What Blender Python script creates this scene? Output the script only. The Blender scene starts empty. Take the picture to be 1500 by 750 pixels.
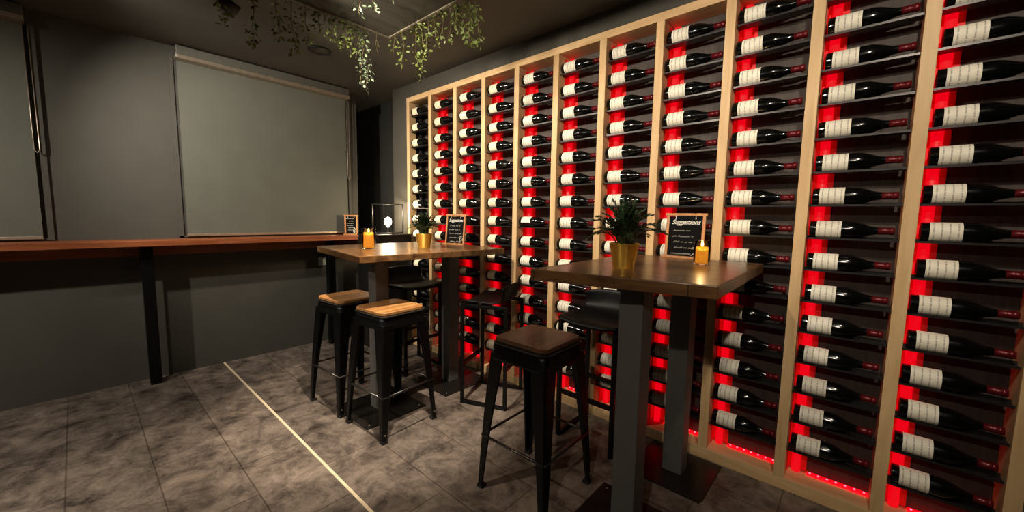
import bpy, math, random
from mathutils import Vector, Matrix
random.seed(7)
sc = bpy.context.scene
COL = sc.collection
PI = math.pi

# ------------------------------------------------------------------ helpers
def lin(c):
    return tuple(((v/255)/12.92 if v/255 <= .04045 else ((v/255+.055)/1.055)**2.4) for v in c)

class MB:
    """collects faces; build() links ONE mesh object"""
    def __init__(s): s.v=[]; s.f=[]; s.uv={}; s.sm=[]
    def add(s, vs, fs, smooth=False):
        b=len(s.v); s.v += [tuple(p) for p in vs]
        for f in fs: s.f.append(tuple(i+b for i in f)); s.sm.append(smooth)
        return s
    def box(s, x0,x1,y0,y1,z0,z1, M=None):
        vs=[Vector((x,y,z)) for z in (z0,z1) for y in (y0,y1) for x in (x0,x1)]
        if M: vs=[M@p for p in vs]
        return s.add(vs, [(0,2,3,1),(4,5,7,6),(0,1,5,4),(1,3,7,5),(3,2,6,7),(2,0,4,6)])
    def loft(s, rings, smooth=False, cap=True, closed=False):
        n=len(rings[0]); vs=[p for r in rings for p in r]; fs=[]
        m=len(rings)
        for i in range(m if closed else m-1):
            for j in range(n):
                a=i*n+j; b=i*n+(j+1)%n; c=((i+1)%m)*n+(j+1)%n; d=((i+1)%m)*n+j
                fs.append((a,b,c,d))
        s.add(vs, fs, smooth)
        if cap and not closed:
            b=len(s.v)-len(vs)
            s.f.append(tuple(b+j for j in reversed(range(n)))); s.sm.append(False)
            s.f.append(tuple(b+(m-1)*n+j for j in range(n))); s.sm.append(False)
        return s
    def lathe(s, prof, n=24, axis='z', o=(0,0,0), smooth=True, cap=True):
        rings=[]
        for r,h in prof:
            ring=[]
            for k in range(n):
                a=2*PI*k/n
                if axis=='z': p=(o[0]+r*math.cos(a),o[1]+r*math.sin(a),o[2]+h)
                else: p=(o[0]+h,o[1]+r*math.cos(a),o[2]+r*math.sin(a))
                ring.append(Vector(p))
            rings.append(ring)
        return s.loft(rings, smooth, cap)
    def tube(s, pts, r, n=8, smooth=True, r1=None):
        pts=[Vector(p) for p in pts]; rings=[]; m=len(pts)
        up=None
        for i,p in enumerate(pts):
            t=(pts[min(i+1,m-1)]-pts[max(i-1,0)]).normalized()
            if up is None:
                up=Vector((0,0,1)) if abs(t.z)<.9 else Vector((1,0,0))
            a=t.cross(up).normalized(); b=a.cross(t).normalized(); up=b
            rr=r if r1 is None else r+(r1-r)*i/(m-1)
            rings.append([p+a*rr*math.cos(2*PI*k/n)+b*rr*math.sin(2*PI*k/n) for k in range(n)])
        return s.loft(rings, smooth)
    def bar(s, a, b, w, h=None, up=(0,0,1)):
        a=Vector(a); b=Vector(b); h=h or w; t=(b-a).normalized(); up=Vector(up)
        if abs(t.dot(up))>.95: up=Vector((0,1,0))
        x=t.cross(up).normalized()*w/2; y=x.cross(t).normalized()*h/2
        return s.loft([[p-x-y,p+x-y,p+x+y,p-x+y] for p in (a,b)])
    def build(s, name, mat, parent=None, bevel=0, seg=2, uv=None):
        me=bpy.data.meshes.new(name); me.from_pydata(s.v,[],s.f)
        for p,f in zip(me.polygons,s.sm): p.use_smooth=f
        if uv:
            l=me.uv_layers.new(name='UVMap')
            for lp in me.loops: l.data[lp.index].uv=uv[lp.vertex_index]
        me.validate(); me.update()
        o=bpy.data.objects.new(name,me); COL.objects.link(o)
        if mat: me.materials.append(mat)
        if parent: o.parent=parent
        if bevel:
            m=o.modifiers.new('bevel','BEVEL'); m.width=bevel; m.segments=seg; m.limit_method='ANGLE'; m.angle_limit=math.radians(40)
        return o

def tag(o, label, cat, group=None, kind=None):
    o['label']=label; o['category']=cat
    if group: o['group']=group
    if kind: o['kind']=kind
    return o
def empty(name, loc=(0,0,0), rz=0):
    o=bpy.data.objects.new(name,None); COL.objects.link(o); o.location=loc; o.rotation_euler=(0,0,rz); o.empty_display_size=.1
    return o
def thing(name,label,cat,loc=(0,0,0),rz=0,group=None): return tag(empty(name,loc,rz),label,cat,group)
def struct(o): o['kind']='structure'; return o
def copy_tree(o,parent=None):
    c=o.copy(); COL.objects.link(c)
    if parent: c.parent=parent
    for ch in list(o.children): copy_tree(ch,c)
    return c

# ------------------------------------------------------------------ materials
def new_mat(name):
    m=bpy.data.materials.new(name); m.use_nodes=True
    nt=m.node_tree; b=nt.nodes['Principled BSDF']
    return m,nt,b
def N(nt,t,**k):
    n=nt.nodes.new(t)
    for a,v in k.items(): setattr(n,a,v)
    return n
def plain(name,c,rough=.5,metal=0,noise=.12,scale=40,bump=0,spec=None,coat=0):
    m,nt,b=new_mat(name); col=lin(c)
    b.inputs['Roughness'].default_value=rough; b.inputs['Metallic'].default_value=metal
    if spec is not None: b.inputs['Specular IOR Level'].default_value=spec
    if coat: b.inputs['Coat Weight'].default_value=coat; b.inputs['Coat Roughness'].default_value=.1
    tc=N(nt,'ShaderNodeTexCoord'); no=N(nt,'ShaderNodeTexNoise'); no.inputs['Scale'].default_value=scale; no.inputs['Detail'].default_value=4
    nt.links.new(tc.outputs['Object'],no.inputs['Vector'])
    r=N(nt,'ShaderNodeValToRGB')
    r.color_ramp.elements[0].color=tuple(v*(1-noise) for v in col)+(1,); r.color_ramp.elements[0].position=.3
    r.color_ramp.elements[1].color=tuple(min(1,v*(1+noise)) for v in col)+(1,); r.color_ramp.elements[1].position=.7
    nt.links.new(no.outputs['Fac'],r.inputs['Fac']); nt.links.new(r.outputs['Color'],b.inputs['Base Color'])
    if bump:
        bp=N(nt,'ShaderNodeBump'); bp.inputs['Strength'].default_value=bump; bp.inputs['Distance'].default_value=.005
        nt.links.new(no.outputs['Fac'],bp.inputs['Height']); nt.links.new(bp.outputs['Normal'],b.inputs['Normal'])
    return m
def wood(name,c1,c2,axis='x',rough=.4,grain=14,stave=None,coat=0,bump=.08):
    """grain runs along axis; optional staves (glued strips) across it"""
    m,nt,b=new_mat(name); L=nt.links.new
    b.inputs['Roughness'].default_value=rough
    if coat: b.inputs['Coat Weight'].default_value=coat; b.inputs['Coat Roughness'].default_value=.18
    tc=N(nt,'ShaderNodeTexCoord'); mp=N(nt,'ShaderNodeMapping')
    sx={'x':(.9,9,9),'y':(9,.9,9),'z':(9,9,.9)}[axis]; mp.inputs['Scale'].default_value=sx
    L(tc.outputs['Object'],mp.inputs['Vector'])
    n1=N(nt,'ShaderNodeTexNoise'); n1.inputs['Scale'].default_value=grain/4; n1.inputs['Detail'].default_value=6; n1.inputs['Distortion'].default_value=.6
    L(mp.outputs['Vector'],n1.inputs['Vector'])
    r=N(nt,'ShaderNodeValToRGB'); r.color_ramp.elements[0].position=.3; r.color_ramp.elements[1].position=.72
    r.color_ramp.elements[0].color=lin(c1)+(1,); r.color_ramp.elements[1].color=lin(c2)+(1,)
    L(n1.outputs['Fac'],r.inputs['Fac']); out=r.outputs['Color']
    if stave:
        w,l=stave
        br=N(nt,'ShaderNodeTexBrick'); br.inputs['Scale'].default_value=1; br.inputs['Brick Width'].default_value=l; br.inputs['Row Height'].default_value=w
        br.inputs['Mortar Size'].default_value=.0006; br.inputs['Color1'].default_value=(.75,.75,.75,1); br.inputs['Color2'].default_value=(1.2,1.15,1.1,1); br.inputs['Mortar'].default_value=(.45,.42,.4,1)
        m2=N(nt,'ShaderNodeMapping')
        if axis=='y': m2.inputs['Rotation'].default_value=(0,0,PI/2)
        L(tc.outputs['Object'],m2.inputs['Vector']); L(m2.outputs['Vector'],br.inputs['Vector'])
        mx=N(nt,'ShaderNodeMix',data_type='RGBA',blend_type='MULTIPLY'); mx.inputs['Factor'].default_value=1
        L(out,mx.inputs['A']); L(br.outputs['Color'],mx.inputs['B']); out=mx.outputs['Result']
    L(out,b.inputs['Base Color'])
    bp=N(nt,'ShaderNodeBump'); bp.inputs['Strength'].default_value=bump; bp.inputs['Distance'].default_value=.002
    L(n1.outputs['Fac'],bp.inputs['Height']); L(bp.outputs['Normal'],b.inputs['Normal'])
    return m
def emit(name,c,s):
    m,nt,b=new_mat(name); b.inputs['Base Color'].default_value=(.02,.02,.02,1)
    b.inputs['Emission Color'].default_value=lin(c)+(1,); b.inputs['Emission Strength'].default_value=s
    return m

M={}
M['wall']=plain('wall_paint',(70,67,59),.75,0,.06,6,.05)
M['wall_shade']=plain('shaded_wall_paint',(40,40,36),.8,0,.08,5)  # wall colour darkened to stand in for the unlit alcove's shade
M['ceiling']=plain('ceiling_paint',(76,73,66),.6,0,.14,3)
M['raft']=wood('dark_stained_board',(44,43,39),(76,73,65),'y',.6,6)
M['raft_edge']=wood('raft_edge_wood',(110,104,88),(150,142,120),'y',.6,10)
M['pine']=wood('pine_upright',(196,160,112),(222,188,140),'z',.55,12)
M['pine_x']=wood('pine_rail',(198,160,112),(224,190,142),'x',.55,12)
M['back']=wood('grey_back_board',(58,51,47),(76,67,61),'z',.7,22)
M['holder']=plain('bottle_holder_metal',(54,52,51),.35,.6,.05)
M['led']=emit('red_led_diffuser',(226,0,20),1.0)
M['led_floor']=emit('red_led_floor_strip',(235,0,14),2.2)
M['halo']=plain('red_halo_paint',(236,24,30),.6,0,.04)  # red glow around the LED tubes, painted as the backing's colour
M['led_off']=plain('led_diffuser_unlit',(22,18,18),.5)
M['diode']=emit('led_diode',(255,70,90),6)
M['glass_bottle']=plain('dark_bottle_glass',(7,8,7),.13,0,.02,10,spec=.75)
M['foil']=plain('burgundy_foil',(96,14,22),.35,.3,.05,30)
M['foil_black']=plain('black_foil',(20,17,18),.3,.3,.05,30)
M['black']=plain('black_powder_coat',(3,3,3),.42,0,.1,60,spec=.28)
M['black_shell']=plain('black_plastic_shell',(3,3,3),.45,0,.08,60,spec=.22)
M['rod']=plain('worn_black_rod',(84,81,77),.3,.85,.1,60)
M['graphite']=plain('graphite_column',(104,102,99),.5,.35,.05,12)
M['plate']=plain('base_plate_steel',(40,37,33),.33,.5,.15,9)
M['rubber']=plain('rubber',(10,10,10),.8)
M['table']=wood('stained_oak_top',(64,42,24),(126,90,54),'x',.34,10,(.11,1.4),.25)
M['seat']=wood('honey_wood_seat',(146,92,46),(212,156,94),'y',.42,12,(.045,.7),.15)
M['seat_dark']=wood('brown_wood_seat',(76,48,30),(108,72,44),'y',.42,12,(.045,.7),.15)
M['ledge']=wood('red_brown_ledge',(120,62,34),(160,92,54),'y',.4,10)
M['brass']=plain('brushed_brass',(250,208,96),.27,.85,.05,8)
M['soil']=plain('potting_soil',(28,20,14),.95,0,.4,60,.5)
M['leaf_dark']=plain('dark_glossy_leaf',(28,46,24),.35,0,.35,25)
M['leaf_stem']=plain('green_stem',(48,66,30),.5)
M['vine_leaf']=plain('vine_leaf_olive',(106,120,58),.55,0,.35,18)
M['vine_leaf2']=plain('vine_leaf_sage',(120,136,108),.55,0,.3,18)
M['vine_stem']=plain('vine_stem_brown',(104,90,60),.7)
M['frame_wood']=wood('chalkboard_frame_wood',(160,106,62),(198,142,92),'z',.5,14)
M['slate']=plain('blackboard',(9,9,10),.85,0,.2,12,spec=.15)
M['chalk']=plain('white_chalk_marker',(225,222,212),.8)
M['wire']=plain('black_wire',(16,16,16),.4,.5)
M['bulb']=emit('warm_bulb',(255,228,185),14)
M['wax']=None
M['flame']=emit('candle_flame',(255,190,90),16)
M['wick']=plain('wick',(20,16,12),.9)
M['cream_plastic']=plain('white_plastic',(206,214,206),.4)
M['blind']=plain('blind_fabric',(92,92,82),.85,0,.07,4)
M['alu']=plain('brushed_alu',(196,180,160),.35,.8)
M['strip']=plain('pale_transition_strip',(236,214,180),.35,.1)
M['cassette']=plain('blind_cassette',(84,82,74),.5)
M['lampblack']=plain('lamp_housing',(18,18,18),.5)
M['lamplens']=emit('lamp_lens',(255,214,160),3)
M['cab']=plain('black_cabinet_lacquer',(16,15,14),.4,0,.08,10)
# candle wax: own emission stands in for the flame light glowing through
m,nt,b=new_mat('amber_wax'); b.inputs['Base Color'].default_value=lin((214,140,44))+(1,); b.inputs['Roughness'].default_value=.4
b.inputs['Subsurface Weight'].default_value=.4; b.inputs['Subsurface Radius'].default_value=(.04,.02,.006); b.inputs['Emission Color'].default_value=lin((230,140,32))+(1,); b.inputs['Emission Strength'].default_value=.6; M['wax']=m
m,nt,b=new_mat('jar_glass'); b.inputs['Base Color'].default_value=(1,.97,.9,1); b.inputs['Roughness'].default_value=.03; b.inputs['Transmission Weight'].default_value=1; b.inputs['IOR'].default_value=1.12; M['glass']=m

# bottle label paper with lines of small print running round the bottle
def label_mat(name,c,dark):
    m,nt,b=new_mat(name); L=nt.links.new; b.inputs['Roughness'].default_value=.6
    tc=N(nt,'ShaderNodeTexCoord'); sep=N(nt,'ShaderNodeSeparateXYZ'); L(tc.outputs['UV'],sep.inputs[0])
    w=N(nt,'ShaderNodeMath',operation='MULTIPLY'); w.inputs[1].default_value=4.0; L(sep.outputs['X'],w.inputs[0])
    fr=N(nt,'ShaderNodeMath',operation='FRACT'); L(w.outputs[0],fr.inputs[0])
    c1=N(nt,'ShaderNodeMath',operation='COMPARE'); c1.inputs[1].default_value=.5; c1.inputs[2].default_value=.10; L(fr.outputs[0],c1.inputs[0])
    mp=N(nt,'ShaderNodeMapping'); mp.inputs['Scale'].default_value=(4,22,1); L(tc.outputs['UV'],mp.inputs['Vector'])
    no=N(nt,'ShaderNodeTexNoise'); no.inputs['Scale'].default_value=1.6; L(mp.outputs['Vector'],no.inputs['Vector'])
    g=N(nt,'ShaderNodeMath',operation='GREATER_THAN'); g.inputs[1].default_value=.46; L(no.outputs['Fac'],g.inputs[0])
    v=N(nt,'ShaderNodeMath',operation='COMPARE'); v.inputs[1].default_value=.5; v.inputs[2].default_value=.33; L(sep.outputs['Y'],v.inputs[0])
    a=N(nt,'ShaderNodeMath',operation='MULTIPLY'); L(c1.outputs[0],a.inputs[0]); L(g.outputs[0],a.inputs[1])
    a2=N(nt,'ShaderNodeMath',operation='MULTIPLY'); L(a.outputs[0],a2.inputs[0]); L(v.outputs[0],a2.inputs[1])
    a3=N(nt,'ShaderNodeMath',operation='MULTIPLY'); L(a2.outputs[0],a3.inputs[0]); a3.inputs[1].default_value=dark
    mx=N(nt,'ShaderNodeMix',data_type='RGBA'); mx.inputs['A'].default_value=lin(c)+(1,); mx.inputs['B'].default_value=lin((70,60,50))+(1,)
    L(a3.outputs[0],mx.inputs['Factor']); L(mx.outputs['Result'],b.inputs['Base Color'])
    return m
M['label']=label_mat('cream_label',(236,230,212),.55)
M['label_plain']=label_mat('ivory_label',(242,228,196),.25)

# floor tiles: 0.625 x 0.312 m, mottled brown grey
m,nt,b=new_mat('floor_tile'); L=nt.links.new
tc=N(nt,'ShaderNodeTexCoord'); mp=N(nt,'ShaderNodeMapping'); mp.inputs['Location'].default_value=(1.75,-.823+.312*6,0); L(tc.outputs['Object'],mp.inputs['Vector'])
br=N(nt,'ShaderNodeTexBrick'); br.offset=.5
for k,v in (('Scale',1),('Brick Width',.625),('Row Height',.312),('Mortar Size',.0035),('Mortar Smooth',.2)): br.inputs[k].default_value=v
br.inputs['Color1'].default_value=(.88,.88,.88,1); br.inputs['Color2'].default_value=(1.1,1.08,1.06,1); br.inputs['Mortar'].default_value=(.5,.46,.42,1)
L(mp.outputs['Vector'],br.inputs['Vector'])
n1=N(nt,'ShaderNodeTexNoise'); n1.inputs['Scale'].default_value=6; n1.inputs['Detail'].default_value=12; n1.inputs['Roughness'].default_value=.76; n1.inputs['Distortion'].default_value=.35; L(tc.outputs['Object'],n1.inputs['Vector'])
r=N(nt,'ShaderNodeValToRGB'); r.color_ramp.elements[0].position=.36; r.color_ramp.elements[1].position=.66
r.color_ramp.elements[0].color=lin((46,38,33))+(1,); r.color_ramp.elements[1].color=lin((138,124,112))+(1,); L(n1.outputs['Fac'],r.inputs['Fac'])
mx=N(nt,'ShaderNodeMix',data_type='RGBA',blend_type='MULTIPLY'); mx.inputs['Factor'].default_value=1; L(r.outputs['Color'],mx.inputs['A']); L(br.outputs['Color'],mx.inputs['B']); L(mx.outputs['Result'],b.inputs['Base Color'])
b.inputs['Roughness'].default_value=.52
bp=N(nt,'ShaderNodeBump'); bp.inputs['Strength'].default_value=.15; bp.inputs['Distance'].default_value=.003
sb=N(nt,'ShaderNodeMath',operation='SUBTRACT'); L(n1.outputs['Fac'],sb.inputs[0]); L(br.outputs['Fac'],sb.inputs[1]); L(sb.outputs[0],bp.inputs['Height']); L(bp.outputs['Normal'],b.inputs['Normal'])
M['floor']=m

# ------------------------------------------------------------------ room shell
CZ=2.665; XW=-4.2; YW=2.33; XL=-5.4; XR=2.6; YB=-2.8
RX0=-3.4833; PITCH=.36329; PW=.046; NP=12
rackL=RX0-PW/2-.001; rackR=RX0+PITCH*(NP-1)+PW/2+.001; RTOP=2.524
struct(MB().box(XL,XR,YB,2.9,-.06,0).build('floor',M['floor']))
struct(MB().box(XL,XR,YB,2.9,CZ,CZ+.08).build('ceiling',M['ceiling']))
w=MB().box(-3.81,rackL,YW,2.5,0,CZ).box(rackR,XR,YW,2.5,0,CZ).box(rackL,rackR,YW,2.5,RTOP+.002,CZ).box(rackL,rackR,2.462,2.5,0,RTOP+.002)
struct(w.build('wall_back',M['wall']))
struct(MB().box(XW-.16,XW,YB,2.12,0,CZ).build('wall_left',M['wall']))
struct(MB().box(XL,-3.81,2.52,2.64,0,CZ).box(XL-.06,XL,YB,2.60,0,CZ).build('wall_alcove',M['wall_shade']))
struct(MB().box(XR,XR+.1,YB,2.5,0,CZ).build('wall_right',M['wall']))
struct(MB().box(XL,XR,YB-.1,YB,0,CZ).build('wall_front',M['wall']))
o=MB().box(XW,XR,.812,.826,-.002,.003).build('trim_1',M['strip']); struct(o)

# ------------------------------------------------------------------ wine rack
ZROW=[2.383-.1525*k for k in range(15)]
rack=thing('wine_rack','tall pale wood wall rack with backlit red bays of lying wine bottles','wine rack',(0,0,0))
RY0,RY1=2.30,2.44
for k in range(NP):
    x=RX0+PITCH*k
    MB().box(x-PW/2,x+PW/2,RY0,RY1,.0625,RTOP-.046).build('post',M['pine'],rack,.0015)
MB().box(rackL+.001,rackR-.001,RY0,RY1,RTOP-.046,RTOP).build('top_rail',M['pine_x'],rack,.002)
MB().box(rackL+.001,rackR-.001,RY0,RY1,0,.0625).build('base_rail',M['pine_x'],rack,.002)
MB().box(rackL+.001,rackR-.001,RY1,RY1+.018,0,RTOP).build('back_panel',M['back'],rack)
holders=[]; diode0=None
for k in range(NP-1):
    xa=RX0+PITCH*k+PW/2; xb=RX0+PITCH*(k+1)-PW/2
    on=k>0
    # light strip: a slim tube in the back left corner of the bay, with an added red backing that paints its halo
    zt_=RTOP-.06
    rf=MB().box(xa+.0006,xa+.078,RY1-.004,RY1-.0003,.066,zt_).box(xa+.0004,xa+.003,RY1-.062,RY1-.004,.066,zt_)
    rf=rf.build('halo_backing',M['halo'] if on else M['led_off'],rack)
    s=MB(); n=12; cx_=xa+.036; cy_=RY1-.026
    s.loft([[Vector((cx_+0.019*math.cos(2*PI*q/n),cy_+0.019*math.sin(2*PI*q/n),z)) for q in range(n)] for z in (.067,zt_-.002)],True)
    s.build('light_strip',M['led'] if on else M['led_off'],rf)
    if on:
        st=MB().box(xa+.082,xb-.004,RY1-.034,RY1-.008,.0628,.072).build('floor_light_strip',M['led_floor'],rack)
        n=7
        for i in range(n):
            cx=xa+.095+(xb-xa-.112)*i/(n-1)
            if diode0 is None:
                diode0=MB().lathe([(.0042,0),(.0038,.0028),(.0015,.004)],8).build('diode',M['diode'],st); dd=diode0
            else:
                dd=diode0.copy(); COL.objects.link(dd); dd.parent=st
            dd.location=(cx,RY1-.021,.0721)
    for j,z in enumerate(ZROW):
        holders.append((k,j,xa,xb,z))
def bottle_holder_mesh(mb,xa,xb,z):
    zt=z-.0413
    x0,x1=xa+.0005,xb-.0005
    mb.box(x0,x1,2.326,2.376,zt-.004,zt)
    mb.box(x0,x1,2.322,2.326,zt-.004,zt+.005)
    mb.box(x0,x1,2.376,2.380,zt-.004,zt+.012)
holders.sort(key=lambda h:(-h[0], h[1]))
near=holders[:100]; far=holders[100:]
for k,j,xa,xb,z in near:
    b_=MB(); bottle_holder_mesh(b_,xa,xb,z); b_.build('bottle_holder',M['holder'],rack)
b_=MB()
for k,j,xa,xb,z in far: bottle_holder_mesh(b_,xa,xb,z)
o=b_.build('bottle_holder',M['holder'],rack); o['kind']='stuff'

# ------------------------------------------------------------------ bottles
BR=.0405
prof=[(.0,.012),(.018,.010),(.033,.001),(.0385,.001),(BR,.005),(BR,.06),(BR,.12),(BR,.145),(.0395,.158),(.036,.172),(.0305,.188),(.0245,.203),(.0195,.217),(.0165,.231),(.0150,.245),(.0145,.262),(.0145,.276),(.0163,.277),(.0163,.284),(.0150,.286),(.0150,.292),(.0,.292)]
def bottle_proto(foil,lab,lab_len,lab_arc,lab_x0):
    r=MB().lathe(prof,28,'x').build('wine_bottle',M['glass_bottle'])
    n=20; vs=[];uv=[]
    for i in range(n+1):
        a=PI+(-.5+i/n)*lab_arc      # centred on -Y
        for u in (0,1):
            vs.append((lab_x0+u*lab_len,(BR+.0006)*math.cos(a),(BR+.0006)*math.sin(a))); uv.append((u,i/n))
    fs=[(2*i,2*i+1,2*i+3,2*i+2) for i in range(n)]
    mb=MB(); mb.add(vs,[tuple(reversed(f)) for f in fs],True)
    mb.build('bottle_label',lab,r,uv=uv)
    MB().lathe([(.0158,.238),(.0152,.262),(.0150,.276),(.0168,.277),(.0168,.2845),(.0155,.2865),(.0155,.2926),(.004,.2930)],20,'x').build('capsule',foil,r)
    return r
protos={'red':bottle_proto(M['foil'],M['label'],.090,3.7,.026),
        'black':bottle_proto(M['foil_black'],M['label_plain'],.082,3.9,.024)}
used=set()
ORD=['first','second','third','fourth','fifth','sixth','seventh','eighth','ninth','tenth','eleventh','twelfth','thirteenth','fourteenth','fifteenth']
ROLL={(4,6):1.0,(4,7):1.75,(4,9):.2,(5,9):.9,(3,8):.7,(7,6):.75,(6,8):-.1,(0,8):1.3,(2,8):.5,(1,13):.6}
rb=random.Random(3)
for k in range(NP-1):
    xa=RX0+PITCH*k+PW/2
    for j,z in enumerate(ZROW):
        kind='red' if k>=4 else 'black'
        p=protos[kind]
        if kind in used: b_=copy_tree(p)
        else: b_=p; used.add(kind)
        b_.location=(xa+.010+rb.uniform(-.003,.004),2.351,z)
        roll=ROLL.get((k,j),rb.gauss(.08,.13))
        b_.rotation_euler=(-roll,0,0)     # rolls the label up or down
        b_['label_roll']=0.0
        del b_['label_roll']
        look='dark wine bottle with cream label' if kind=='red' else 'dark wine bottle with ivory label'
        tag(b_,'%s, %s from top, %s rack bay from left'%(look,ORD[j],ORD[k]),'wine bottle','wine bottles lying in the wall rack')

# ------------------------------------------------------------------ tables
def pedestal(root,x,y,h,foot=.225,plate=.008,rz=0):
    Mz=Matrix.Translation((x,y,0))@Matrix.Rotation(rz,4,'Z')
    p=MB().box(-foot,foot,-foot,foot,0,plate,Mz).build('base_plate',M['plate'],root,.003)
    c=MB().box(-.05,.05,-.05,.05,plate,h,Mz).build('column',M['graphite'],root,.004)
    MB().box(-.12,.12,-.12,.12,h-.006,h,Mz).build('mounting_plate',M['plate'],root)
    s=MB()
    for dx,dy in ((-.19,-.19),(.19,-.19),(.19,.19),(-.19,.19)):
        q=Mz@Vector((dx,dy,0)); s.lathe([(.006,plate),(.005,plate+.002),(.001,plate+.003)],8,'z',(q.x,q.y,0))
    s.build('plate_screws',M['alu'],p)
    s=MB(); q=Mz@Vector((.0505,0,0))
    s.lathe([(.006,0),(.004,.002)],8,'x',(q.x,q.y,h-.05)); s.build('column_screw',M['alu'],c)
def slab(root,poly,z0,z1,mat,name='tabletop',sub=10,wav=0,seed=0):
    rr=random.Random(seed)
    pts=[]
    n=len(poly)
    for i in range(n):
        a=Vector(poly[i]+(0,)); b=Vector(poly[(i+1)%n]+(0,)); nrm=Vector(((b-a).y,-(b-a).x,0)).normalized()
        for k in range(sub):
            p=a.lerp(b,k/sub)
            if wav and 0<k: p+=nrm*(rr.uniform(-wav,wav))
            pts.append(p)
    return MB().loft([[Vector((p.x,p.y,z)) for p in pts] for z in (z0,z1)]).build(name,mat,root,.004,2)
TA=1.11
ta=thing('bar_table','high bar table with brown oak top under candle and small plant, by far rack bays','table',(0,0,0))
ta.location=(-2.44,1.68,0)
def loc(poly,o): return [(x-o[0],y-o[1]) for x,y in poly]
slab(ta,loc([(-3.06,1.21),(-2.14,1.08),(-2.03,2.19),(-3.04,2.24)],(-2.44,1.68)),TA-.042,TA,M['table'],sub=8,wav=.004,seed=2)
pedestal(ta,0,-.315,TA-.042,rz=0.0); pedestal(ta,-.005,.315,TA-.042,rz=0.0)
TB=1.14
tb=thing('bar_table','high brown oak bar table on grey columns, holding the larger plant pot and menu board','table',(-.655,1.79,0))
cs,sn=math.cos(math.radians(7)),math.sin(math.radians(7))
hx,hy=.335,.53
quad=[(-hx,-hy),(hx,-hy),(hx,hy),(-hx,hy)]
quad=[(x*cs-y*sn,x*sn+y*cs) for x,y in quad]
quad=[(-1.0+.655,1.237-1.79),(-.325+.655,1.365-1.79),(-.345+.655,2.27-1.79),(-1.03+.655,2.25-1.79)]
slab(tb,quad,TB-.046,TB,M['table'],sub=8,wav=.002,seed=5)
pedestal(tb,0.0,-.29,TB-.046); pedestal(tb,0.0,.30,TB-.046,foot=.19)

# ------------------------------------------------------------------ stools
def rsq(h,r,n=5,z=0,hy=None):
    hy=hy or h; pts=[]
    for cx,cy,a0 in ((h-r,hy-r,0),(-h+r,hy-r,PI/2),(-h+r,-hy+r,PI),(h-r,-hy+r,1.5*PI)):
        for k in range(n+1):
            a=a0+PI/2*k/n; pts.append(Vector((cx+r*math.cos(a),cy+r*math.sin(a),z)))
    return pts
SH=.775
def make_stool(mat_seat):
    root=empty('bar_stool')
    MB().loft([rsq(.153,.038,z=SH-.022),rsq(.158,.042,z=SH-.018),rsq(.158,.042,z=SH-.004),rsq(.154,.04,z=SH)]).build('seat',mat_seat,root,.0)
    MB().loft([rsq(.160,.042,z=SH-.034),rsq(.167,.046,z=SH-.031),rsq(.167,.046,z=SH-.026),rsq(.160,.042,z=SH-.0225)]).build('seat_rim',M['rod'],root)
    # pressed steel skirt, flaring out, open in the middle
    ro=[rsq(.158,.04,z=SH-.034),rsq(.162,.042,z=SH-.055),rsq(.168,.044,z=SH-.095),rsq(.171,.045,z=SH-.105)]
    ri=[rsq(.166,.043,z=SH-.105),rsq(.158,.04,z=SH-.06),rsq(.152,.038,z=SH-.036)]
    MB().loft(ro+ri,closed=True,smooth=True).build('skirt',M['black'],root)
    for sx,sy in ((1,-1),(-1,-1),(-1,1),(1,1)):
        rings=[]
        for t in (0,.12,.3,.5,.7,.86,.97,1):
            z=(SH-.075)*(1-t)+.012*t
            c=.166+.041*t+.004*math.sin(t*PI)           # outer corner offset
            w=.088*(1-t)**1.15+.031*(1-(1-t)**1.15)
            th=.011
            prof_=[(c,c-.008),(c,c-w),(c-th,c-w),(c-th,c-th),(c-w,c-th),(c-w,c),(c-.008,c)]
            ring=[Vector((sx*x,sy*y,z)) for x,y in prof_]
            if sx*sy<0: ring.reverse()
            rings.append(ring)
        lg=MB().loft(rings).build('leg',M['black'],root,.0015)
        c=.207
        MB().box(min(sx*(c-.034),sx*(c+.001)),max(sx*(c-.034),sx*(c+.001)),min(sy*(c-.034),sy*(c+.001)),max(sy*(c-.034),sy*(c+.001)),0,.016).build('rubber_foot',M['rubber'],lg,.003)
        # bolt near the foot on the two outer faces
        s=MB(); s.lathe([(.0045,0),(.0035,.002),(.001,.0026)],8,'x',(0,0,0))
        q=[Vector(((v[0]+.2065)*1 if sx>0 else -(v[0]+.2065), v[1]+sy*.190, v[2]+.055)) for v in s.v]
        s.v=[tuple(p) for p in q]; s.build('bolt',M['alu'],lg)
    for sx,sy,ax in ((0,-1,'x'),(0,1,'x'),(1,0,'y'),(-1,0,'y')):
        z=.275; q=.190
        a,bq=((-q,sy*q,z),(q,sy*q,z)) if ax=='x' else ((sx*q,-q,z),(sx*q,q,z))
        MB().tube([a,bq],.0065,8).build('foot_rail',M['rod'],root)
    return root
proto=make_stool(M['seat'])
proto.location=(-2.215,1.315,.0); proto.rotation_euler=(0,0,math.radians(4))
tag(proto,'black steel bar stool with honey wood seat, in front of the far table near corner','stool','steel bar stools with wooden seats')
s2=copy_tree(proto); s2.location=(-2.70,1.28,0); s2.rotation_euler=(0,0,math.radians(4))
tag(s2,'black steel bar stool with honey wood seat, leftmost, tucked under the far table','stool','steel bar stools with wooden seats')
s3=make_stool(M['seat_dark']); s3.location=(-1.135,1.475,0); s3.rotation_euler=(0,0,math.radians(1))
tag(s3,'black steel bar stool with dark brown wood seat, beside the near table','stool','steel bar stools with wooden seats')

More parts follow.
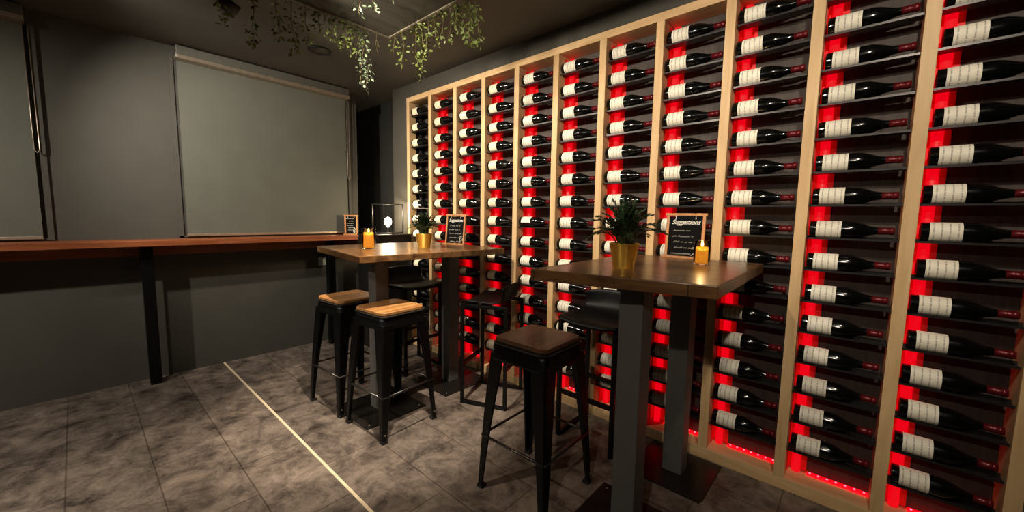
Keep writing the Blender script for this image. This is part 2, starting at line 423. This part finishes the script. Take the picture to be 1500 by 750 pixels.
# ------------------------------------------------------------------ sled chairs (seat front towards local -Y)
def make_chair():
    root=empty('bar_chair')
    prof_=[(-.185,.722),(-.176,.742),(-.14,.752),(-.06,.748),(.03,.744),(.10,.748),(.145,.768),(.168,.805),(.180,.85),(.188,.895)]
    nu=14; top=[];bot=[]
    g=[]
    for i,(y,z) in enumerate(prof_):
        t=i/(len(prof_)-1); row=[]
        back=max(0,(t-.55)/.45)
        for k in range(nu+1):
            u=-1+2*k/nu
            wv=.205-.012*back-.018*max(0,.2-t)/.2
            zz=z+ .018*abs(u)**2.5*(1-back) - back*.022*abs(u)**3
            yy=y - back*.055*abs(u)**2
            row.append(Vector((u*wv,yy,zz)))
        g.append(row)
    vs=[p for row in g for p in row]; n=nu+1
    fs=[(i*n+k,i*n+k+1,(i+1)*n+k+1,(i+1)*n+k) for i in range(len(g)-1) for k in range(nu)]
    mb=MB(); mb.add(vs,fs,True); sh=mb.build('seat_shell',M['black_shell'],root)
    md=sh.modifiers.new('sol','SOLIDIFY'); md.thickness=.012; md.offset=-1
    md=sh.modifiers.new('sub','SUBSURF'); md.levels=1; md.render_levels=1
    q=.024; hx_=.18; yf=-.165; yr=.165
    for sx in (-1,1):
        for yy in (yf,yr): MB().bar((sx*hx_,yy,q),(sx*hx_,yy,.712),q).build('leg',M['black'],root,.002)
        MB().bar((sx*hx_,yf-q/2,q/2),(sx*hx_,yr+q/2,q/2),q).build('floor_bar',M['black'],root,.002)
        MB().bar((sx*hx_,yf-q/2,.724),(sx*hx_,yr+q/2,.724),q).build('seat_bearer',M['black'],root,.002)
    MB().bar((-hx_+q/2,yf,.29),(hx_-q/2,yf,.29),q).build('footrest',M['black'],root,.002)
    MB().bar((-hx_+q/2,yr,.29),(hx_-q/2,yr,.29),q).build('stretcher',M['black'],root,.002)
    MB().bar((-hx_+q/2,0,.722),(hx_-q/2,0,.722),.03,.02).build('cross_bearer',M['black'],root,.002)
    return root
GC='black low-back bar chairs'
cb_=make_chair(); cb_.location=(-1.985,2.03,0); cb_.rotation_euler=(0,0,math.radians(-90+22.5))
tag(cb_,'black low-back bar chair on sled base, between the two tables','chair',GC)
ca=copy_tree(cb_); ca.location=(-2.93,1.96,0); ca.rotation_euler=(0,0,math.radians(90))
tag(ca,'black low-back bar chair behind the stools, pushed under the far table','chair',GC)
cc=copy_tree(cb_); cc.location=(-1.135,2.10,0); cc.rotation_euler=(0,0,0)
tag(cc,'black low-back bar chair against the rack, beside the near table','chair',GC)

# ------------------------------------------------------------------ potted plants
def leaflet(mb,p,d,n,l,w):
    d=d.normalized(); s=d.cross(n).normalized()
    if s.length<.1: s=Vector((1,0,0))
    nn=s.cross(d).normalized()
    pts=[p, p+d*l*.35+s*w*.5+nn*l*.03, p+d*l*.35-s*w*.5+nn*l*.03, p+d*l*.72+s*w*.36+nn*l*.02, p+d*l*.72-s*w*.36+nn*l*.02, p+d*l-nn*l*.08, p+d*l*.36-nn*l*.02, p+d*l*.72-nn*l*.04]
    mb.add(pts,[(0,1,6),(0,6,2),(1,3,7,6),(6,7,4,2),(3,5,7),(7,5,4)],True)
def potted(name,label,locn,spread,height,nst,seed,rtop=.063,ph=.108,ll=.030,nleaf=15,low=.0):
    rr=random.Random(seed)
    root=thing(name,label,'plant',locn,0)
    MB().lathe([(.043,0),(.044,.002),(rtop-.001,ph-.004),(rtop+.001,ph-.002),(rtop,ph),(rtop-.003,ph),(rtop-.005,ph-.02),(.038,.02),(.0,.018)],40).build('pot',M['brass'],root)
    MB().lathe([(rtop-.007,ph-.024),(rtop*.6,ph-.016),(.0,ph-.014)],24).build('soil',M['soil'],root)
    st=MB(); fo=MB()
    for i in range(nst):
        a=2.39996*i+rr.uniform(-.2,.2); e=(i+.5)/nst
        out=spread*e**.6*rr.uniform(.85,1.05); h=height*(1-(e**1.3)*(1-low))*rr.uniform(.8,1.05)
        b0=Vector((.03*e*math.cos(a),.03*e*math.sin(a),ph-.016))
        tip=Vector((out*math.cos(a),out*math.sin(a),ph+h))
        ctl=Vector((out*.35*math.cos(a),out*.35*math.sin(a),ph+h*.6+height*.35*e))
        P=lambda t: b0*(1-t)**2+ctl*2*t*(1-t)+tip*t*t
        st.tube([P(k/8) for k in range(9)],.0028,5,True,.0012)
        for k in range(1,nleaf+1):
            t=.22+.78*k/nleaf; p=P(t)
            tan=((ctl-b0)*(1-t)+(tip-ctl)*t).normalized()
            side=tan.cross(Vector((0,0,1)))
            if side.length<.2: side=Vector((math.cos(a+1.57),math.sin(a+1.57),0))
            side.normalize(); upn=side.cross(tan)
            for sgn in (-1,1):
                d=side*sgn*.85+tan*.55+upn*rr.uniform(-.1,.45)+Vector((rr.uniform(-.15,.15),rr.uniform(-.15,.15),rr.uniform(-.1,.15)))
                leaflet(fo,p,d,upn+side*sgn*rr.uniform(-.4,.4),ll*rr.uniform(.8,1.15)*(1-.35*abs(t-.5)),ll*.30)
        leaflet(fo,tip,(tip-ctl),Vector((0,0,1)).cross(tip-ctl)+Vector((.01,0,0)),ll*.9,ll*.28)
    st.build('stem',M['leaf_stem'],root); o=fo.build('foliage',M['leaf_dark'],root); o['kind']='stuff'
potted('potted_plant','leafy green plant in large brass pot on the near table',(-.748,1.56,TB),.165,.180,34,11,low=.12)
potted('potted_plant','small leafy green plant in brass pot on the far table',(-2.445,1.745,TA),.105,.150,70,23,ll=.024,nleaf=12,low=.3)

# ------------------------------------------------------------------ chalkboards
def text_mesh(body,size,shear,mat,parent,M4):
    cu=bpy.data.curves.new('txt','FONT'); cu.body=body; cu.size=size; cu.shear=shear; cu.align_x='CENTER'; cu.extrude=.0002; cu.offset=size*.006; cu.space_character=.92
    o=bpy.data.objects.new('txt',cu); COL.objects.link(o)
    dg=bpy.context.evaluated_depsgraph_get(); me=bpy.data.meshes.new_from_object(o.evaluated_get(dg))
    bpy.data.objects.remove(o); bpy.data.curves.remove(cu)
    me.transform(M4); me.materials.clear(); me.materials.append(mat)
    t=bpy.data.objects.new('lettering',me); COL.objects.link(t); t.parent=parent
    return t
def chalkboard(label,locn,rz,w,h,rows,seed,title=None,tilt=.10):
    rr=random.Random(seed)
    root=thing('chalkboard_stand',label,'chalkboard',locn,rz)
    fr=.014; th=.016
    R=Matrix.Rotation(-tilt,4,'X')
    top=R
    for sx in (-1,1):
        MB().box(sx*w/2-fr/2,sx*w/2+fr/2,-th/2,th/2,.012,h,top).build('frame_upright',M['frame_wood'],root,.001)
    MB().box(-w/2-fr,w/2+fr,-th/2-.001,th/2+.001,h-.002,h+.012,top).build('frame_top',M['frame_wood'],root,.002)
    MB().box(-w/2-.02,w/2+.02,-.03,.035,0,.012).build('foot_board',M['frame_wood'],root,.002)
    bd=MB().box(-w/2+fr/2,w/2-fr/2,-.003,.003,.016,h-.006,top).build('board',M['slate'],root)
    yb=-.0036
    M4=lambda x,z: top@Matrix.Translation((x,yb,z))@Matrix.Rotation(PI/2,4,'X')
    if title: text_mesh(title,w*.185,.35,M['chalk'],bd,M4(0,h*.80))
    s=MB(); rt=.0011 if w>.15 else .0016
    z=h*.80-.036 if title else h*.86
    for i in range(rows):
        ww=w*rr.uniform(.5,.74); x=-ww/2+rr.uniform(-.01,.01); xe=x+ww; pts=[]
        nx=int(ww/.004)
        for k in range(nx):
            if rr.random()<.14 and len(pts)>3:
                s.tube(pts,rt*.8,4); pts=[]; continue
            xx=x+(xe-x)*k/nx; amp=h*.016*(2.0 if rr.random()<.15 else 1)
            pts.append(top@Vector((xx,yb,z+amp*(1 if k%2 else -1)*rr.uniform(.4,1))))
        if len(pts)>2: s.tube(pts,rt*.8,4)
        z-=h*(.135 if rows<6 else .12)
    # drawn sprig with a bunch in the lower right corner
    pts=[top@Vector((w*(.20+.2*t)+.006*math.sin(7*t),yb,h*(.07+.24*t))) for t in [k/10 for k in range(11)]]
    s.tube(pts,rt,4)
    for k in range(14):
        cx,cz=w*.36+rr.uniform(-.02,.014),h*.20+rr.uniform(-.03,.035)
        s.tube([top@Vector((cx+.004*math.cos(q),yb,cz+.004*math.sin(q))) for q in [i*PI/4 for i in range(8)]],rt*.8,4)
    s.build('chalk_writing',M['chalk'],bd)
    # hooks the board hangs from
    s=MB()
    for sx in (-.55,.55):
        s.tube([top@Vector((sx*w/2,-.006,h-.002)),top@Vector((sx*w/2,-.008,h-.012)),top@Vector((sx*w/2+.003,-.008,h-.018)),top@Vector((sx*w/2-.002,-.008,h-.020))],.0018,6)
    s.build('hook',M['chalk'],bd)
    return root
chalkboard('chalkboard menu with white title and wooden stand on the near table, beside brass pot',(-.715,2.215,TB),math.radians(4),.185,.235,5,4,'Suggestions')
chalkboard('small chalkboard menu in wooden stand at the back of the far table',(-2.555,2.135,TA),math.radians(12),.185,.245,5,9,'Suggestions')

# ------------------------------------------------------------------ candles
def candle(label,locn,r,h,fill):
    root=thing('candle_jar',label,'candle',locn)
    MB().lathe([(r*.9,0),(r,.004),(r,h),(r-.003,h),(r-.003,.008),(0,.007)],36).build('glass_jar',M['glass'],root)
    MB().lathe([(r-.0036,.009),(r-.0036,fill),(r*.5,fill-.002),(0,fill-.003)],32).build('wax',M['wax'],root)
    MB().tube([(0,0,fill-.004),(.001,0,fill+.010)],.0012,6).build('wick',M['wick'],root)
    MB().lathe([(.001,fill+.008),(.0055,fill+.014),(.006,fill+.019),(.0035,fill+.029),(.0005,fill+.038)],12).build('flame',M['flame'],root)
    l=bpy.data.lights.new('candle_light','POINT'); l.energy=.55; l.color=(1,.62,.25); l.shadow_soft_size=.008
    lo=bpy.data.objects.new('candle_light',l); COL.objects.link(lo); lo.location=(locn[0],locn[1],locn[2]+h+.012)
    return root
candle('amber candle burning in a glass jar on the far table',(-2.62,1.395,TA),.046,.145,.098)
candle('amber candle burning in a glass jar at the right end of the near table',(-.555,1.985,TB),.036,.115,.070)

# ------------------------------------------------------------------ alcove: cabinet, cage lamp
cx,cy=-3.60,2.08; CH=1.165
cab=thing('cabinet','tall black cabinet in the corner beneath the cage lamp','cabinet',(cx,cy,0))
MB().box(-.19,.19,-.17,.2,.05,CH-.02).build('body',M['cab'],cab,.003)
MB().box(-.20,.20,-.18,.205,CH-.02,CH).build('top',M['cab'],cab,.003)
MB().box(-.17,.17,-.15,.19,0,.05).build('plinth',M['cab'],cab)
d=MB().box(-.18,.18,-.186,-.17,.06,CH-.03).build('door',M['cab'],cab,.002)
MB().tube([(.15,-.187,.66),(.15,-.205,.66),(.15,-.205,.80),(.15,-.187,.80)],.005,8).build('handle',M['rod'],d)
lamp=thing('table_lamp','black wire cage lamp with glowing round bulb on the corner cabinet','lamp',(-3.60,2.13,CH),.52)
a=.108; z0,z1=.012,.30; q=.010
MB().box(-a-.005,a+.005,-a-.005,a+.005,0,.012).build('base',M['wire'],lamp,.002)
s=MB()
for sx in (-1,1):
    for sy in (-1,1): s.bar((sx*a,sy*a,z0),(sx*a,sy*a,z1),q)
for sx in (-1,1):
    s.bar((sx*a,-a,z1-q/2),(sx*a,a,z1-q/2),q); s.bar((-a,sx*a,z1-q/2),(a,sx*a,z1-q/2),q)
s.build('cage',M['wire'],lamp)
so=MB().lathe([(.034,.012),(.034,.02),(.016,.024),(.016,.062),(.012,.066)],20).build('socket',M['wire'],lamp)
MB().lathe([(.012,.064),(.014,.075),(.028,.092),(.037,.115),(.037,.132),(.028,.152),(.012,.163),(.001,.166)],24).build('bulb',M['bulb'],lamp)
l=bpy.data.lights.new('bulb_light','POINT'); l.energy=10; l.color=(1,.80,.55); l.shadow_soft_size=.04
lo=bpy.data.objects.new('bulb_light',l); COL.objects.link(lo); lo.location=(-3.60,2.13,CH+.205)

# ------------------------------------------------------------------ left wall: bar ledge, blinds, socket
LX=-3.93; LZ=1.135
lg=thing('bar_ledge','red-brown wooden bar ledge along the left wall beneath the blinds','ledge',(XW,0,0))
MB().box(0.001,LX-XW,-1.9,2.10,LZ-.045,LZ).build('ledge_top',M['ledge'],lg,.004)
MB().box(0.001,.03,-1.9,2.09,LZ-.13,LZ-.045).build('wall_batten',M['ledge'],lg,.002)
for y in (1.74,.35,-1.1): MB().box(.10,.17,y-.035,y+.035,0,LZ-.045).build('leg',M['black'],lg,.003)
def blind(label,y0,y1,zb,grp):
    r=thing('roller_blind',label,'blind',(XW,(y0+y1)/2,0),0,grp)
    h=(y1-y0)/2
    MB().box(.001,.10,-h-.01,h+.01,2.585,2.655).build('cassette',M['cassette'],r,.006)
    MB().box(.006,.106,-h-.012,h+.012,2.555,2.585).build('cassette_lip',M['alu'],r,.002)
    MB().box(.02,.024,-h,h,zb,2.57).build('fabric',M['blind'],r)
    MB().box(.014,.030,-h,h,zb-.02,zb).build('bottom_bar',M['alu'],r,.003)
    c=MB(); yc=h+.012
    c.tube([(.045,yc-.012,2.56),(.045,yc-.012,1.75),(.045,yc,1.73),(.045,yc+.012,1.75),(.045,yc+.012,2.56)],.0028,6)
    c.build('bead_chain',M['alu'],r)
    return r
blind('grey roller blind with pale bead chain, nearest the corner alcove',.62,1.99,1.17,None)
blind('grey roller blind at the left end of the wall, away from the alcove',-1.55,-.15,1.17,None)
for i,(y0,y1) in enumerate(((.62,1.99),(-1.55,-.15))):
    f=MB()
    f.box(XW+.0005,XW+.014,y0-.05,y1+.02,1.142,1.155).box(XW+.0005,XW+.014,y0-.05,y0-.02,1.142,2.58).box(XW+.0005,XW+.014,y1+.02,y1+.05,1.142,2.58)
    struct(f.build('window_%d'%(i+1),M['wall']))
s=thing('wall_socket','white wall socket plate on the left wall below the ledge','socket',(XW,1.72,.86))
MB().box(.0005,.012,-.05,.05,-.045,.045).build('cover_plate',M['cream_plastic'],s,.004)
MB().lathe([(.022,.012),(.020,.0135),(.0,.0125)],20,'x').build('outlet',M['cream_plastic'],s)
chalkboard('small chalkboard in wooden frame standing on the left wall ledge',(-4.06,1.965,LZ),math.radians(70),.115,.20,6,15,None,.06)

# ------------------------------------------------------------------ ceiling raft with hanging vines
ra=thing('ceiling_raft','dark hanging ceiling panel with trailing vines along its edges','ceiling panel',(-1.5,.75,2.5))
MB().box(-.87,.93,-.75,.68,0,.04).build('panel',M['raft'],ra)
s=MB().box(-.885,-.87,-.75,.695,-.006,.045).box(-.87,.93,.68,.695,-.006,.045).box(.93,.945,-.75,.695,-.006,.045).build('edge_batten',M['raft_edge'],ra)
for sx in (-.7,.75):
    for sy in (-.6,.55): MB().tube([(sx,sy,.04),(sx,sy,CZ-2.5)],.004,6).build('hanger',M['wire'],ra)
ST=[(-2.341,1.006,.10),(-2.345,1.03,.13),(-2.375,1.074,.14),(-2.394,1.118,.15),(-2.398,1.157,.16),(-2.40,1.189,.18),(-2.40,1.263,.34),(-2.404,1.286,.37),(-2.40,1.238,.18),(-2.33,1.448,.11),(-2.251,1.452,.20),(-2.095,1.452,.26),(-2.042,1.450,.35),(-1.978,1.452,.19),(-1.901,1.45,.19),(-1.848,1.45,.15),(-1.777,1.45,.19),(-1.717,1.45,.16),(-1.665,1.45,.19),(-1.607,1.45,.26),(-1.565,1.45,.26),(-2.40,1.36,.13),
    (-2.39,.93,.20),(-2.40,.86,.28),(-2.39,.78,.22),(-2.40,.68,.30),(-2.40,.55,.24),(-2.10,1.10,.075),(-2.02,1.13,.075),(-1.86,1.14,.06),(-.70,1.45,.20),(-.62,1.45,.22),(-.72,1.15,.42)]
HOOKED={27,28,29,32}
rv=random.Random(21)
for i,(x,y,ln) in enumerate(ST):
    y_=y; 
    if x<-2.3 and y<1.42: x=-2.398
    name='hanging_vine'
    root=empty(name,(x,y_,2.5+(.0 if i in HOOKED else .03)))
    st=MB(); lv=MB(); pts=[]
    drop=ln+(.0 if i in HOOKED else .03)
    n=max(4,int(drop/.03)); sw=rv.uniform(0,6)
    for k in range(n+1):
        t=k/n; pts.append(Vector((.012*math.sin(sw+5*t)*t+rv.uniform(-.004,.004),.012*math.cos(sw+4*t)*t+rv.uniform(-.004,.004),-drop*t)))
    st.tube(pts,.0022,5,True,.001)
    twig=(i==21)
    nl=0 if twig else int(drop/.0052)
    for k in range(nl):
        t=rv.uniform(.06,1); f=t*n; a=int(min(f,n-1)); p=pts[a].lerp(pts[a+1],f-a)
        an=rv.uniform(0,2*PI); d=Vector((math.cos(an),math.sin(an),rv.uniform(-1.3,.1)))
        nn=Vector((rv.uniform(-1,1),rv.uniform(-1,1),.6))
        p2=p+Vector((d.x,d.y,0))*rv.uniform(.0,.022)
        l_=rv.uniform(.016,.030); leaflet(lv,p2,d,nn,l_,l_*.55)
    if twig:
        st.tube([pts[n//2],pts[n//2]+Vector((.02,.01,-.05))],.0018,5); st.tube([pts[n//2],pts[n//2]+Vector((-.02,.015,-.045))],.0018,5)
        for k in range(3): leaflet(lv,pts[k+1],Vector((rv.uniform(-1,1),rv.uniform(-1,1),-.5)),Vector((0,.3,1)),.02,.01)
    st.build('stem',M['vine_stem'],root); o=lv.build('foliage',M['vine_leaf2'] if i in (6,7,27,28,29) else M['vine_leaf'],root); o['kind']='stuff'
    if twig: lab='bare brown twig hanging from the left edge of the ceiling panel near its corner'
    elif i in (6,7): lab='longest pale-leaved vine trailing from the left edge of the ceiling panel'
    elif i in HOOKED: lab='short leafy sprig hanging from the underside of the ceiling panel'
    elif x<-2.35: lab='olive green leafy vine hanging from the left edge of the ceiling panel'
    elif x>-1: lab='olive green leafy vine at the right end of the ceiling panel'
    elif x<-2.0: lab='long olive green vine hanging near the far corner of the ceiling panel'
    else: lab='olive green leafy vine hanging from the rack side of the ceiling panel'
    tag(root,lab,'vine',lab.replace('vine','vines'))

rg=thing('ceiling_speaker','round black ring of a ceiling speaker at the left of the ceiling','speaker',(-3.36,1.40,CZ))
MB().lathe([(.085,0),(.085,-.010),(.075,-.012),(.070,-.003),(.070,0)],32).build('ring',M['lampblack'],rg)
MB().lathe([(.069,-.001),(.069,-.003),(0,-.004)],32).build('grille',M['ceiling'],rg)

# ------------------------------------------------------------------ lamps of the room
def spot(label,pos,target,energy,size,blend=.5,color=(1,.87,.70),rad=.035,z=CZ):
    r=thing('ceiling_spotlight',label,'spotlight',(pos[0],pos[1],z),0)
    d=(Vector(target)-Vector((pos[0],pos[1],z-.075))).normalized()
    MB().lathe([(.04,0),(.04,-.012),(.008,-.014),(.008,-.05)],20).build('mount',M['lampblack'],r)
    q=d.to_track_quat('Z','Y').to_matrix().to_4x4(); T=Matrix.Translation((0,0,-.075))@q
    m_=MB(); m_.lathe([(.0,-.05),(.036,-.05),(.04,-.04),(.044,.05),(.040,.05),(.036,.035),(.0,.034)],24); m_.v=[tuple(T@Vector(p)) for p in m_.v]; h_=m_.build('head',M['lampblack'],r)
    m_=MB(); m_.lathe([(.0352,.036),(.034,.038),(.0,.039)],24); m_.v=[tuple(T@Vector(p)) for p in m_.v]; m_.build('lens',M['lamplens'],h_)
    l=bpy.data.lights.new('spot_lamp','SPOT'); l.energy=energy; l.spot_size=math.radians(size); l.spot_blend=blend; l.color=color; l.shadow_soft_size=rad
    lo=bpy.data.objects.new('spot_lamp',l); COL.objects.link(lo)
    base=Vector((pos[0],pos[1],z-.075))+d*.06
    lo.location=base; lo.rotation_euler=d.to_track_quat('-Z','Y').to_euler()
spot('black ceiling spotlight aimed at the far bays of the rack',(-2.95,.7),(-2.95,2.3,1.75),125,90,.9)
spot('black ceiling spotlight under the panel aimed at the rack, nearest the alcove',(-2.1,.6),(-2.1,2.3,1.7),115,90,.9,z=2.5)
spot('black ceiling spotlight under the panel aimed at the rack, above the near table',(-1.0,.6),(-1.1,2.3,1.75),95,90,.9,z=2.5)
spot('black ceiling spotlight aimed at the rack bays to the right',(.25,.6),(.1,2.3,1.7),80,90,.9)
spot('black ceiling spotlight on the panel underside, straight over the stools at the far table',(-1.68,1.05),(-2.2,1.3,.8),250,52,.5,z=2.5,rad=.015)
spot('black ceiling spotlight shining across towards the far table',(-1.6,-.9),(-2.45,1.3,.8),60,40,.7)
spot('black ceiling spotlight lighting the left wall',(-2.9,-.2),(-4.2,1.5,1.5),165,90,.9,(1,.92,.80))
spot('black ceiling spotlight at the left end of the room',(-2.6,-1.6),(-3.8,-.2,.7),190,100,.9,(1,.92,.80))
spot('black ceiling spotlight over the open floor',(-2.2,-1.0),(-2.0,.30,.0),230,58,.9)
spot('black ceiling spotlight behind the viewer, facing the near table',(.1,-1.2),(-.6,1.5,.9),85,50,.9)

# ------------------------------------------------------------------ world, camera, view
wd=bpy.data.worlds.new('World'); sc.world=wd; wd.use_nodes=True
wd.node_tree.nodes['Background'].inputs['Color'].default_value=(.02,.018,.015,1); wd.node_tree.nodes['Background'].inputs['Strength'].default_value=1
cam=bpy.data.cameras.new('Camera'); co=bpy.data.objects.new('Camera',cam); COL.objects.link(co)
cam.sensor_width=36; cam.sensor_fit='HORIZONTAL'; cam.lens=570.0/1500*36; cam.clip_start=.05
r_=Vector((0.7455179390960563,0.6662999035414617,0.01573025831344378)); u_=Vector((-0.07771215456320062,0.06346229750645899,0.9949539475917198)); f_=Vector((-0.6619394409756182,0.7429784487694381,-0.09909188233677584))
co.matrix_world=Matrix(((r_.x,u_.x,-f_.x,0),(r_.y,u_.y,-f_.y,0),(r_.z,u_.z,-f_.z,1.35),(0,0,0,1)))
sc.camera=co
vs=sc.view_settings; vs.view_transform='Standard'; vs.look='None'; vs.exposure=.12; vs.gamma=1; vs.use_curve_mapping=False
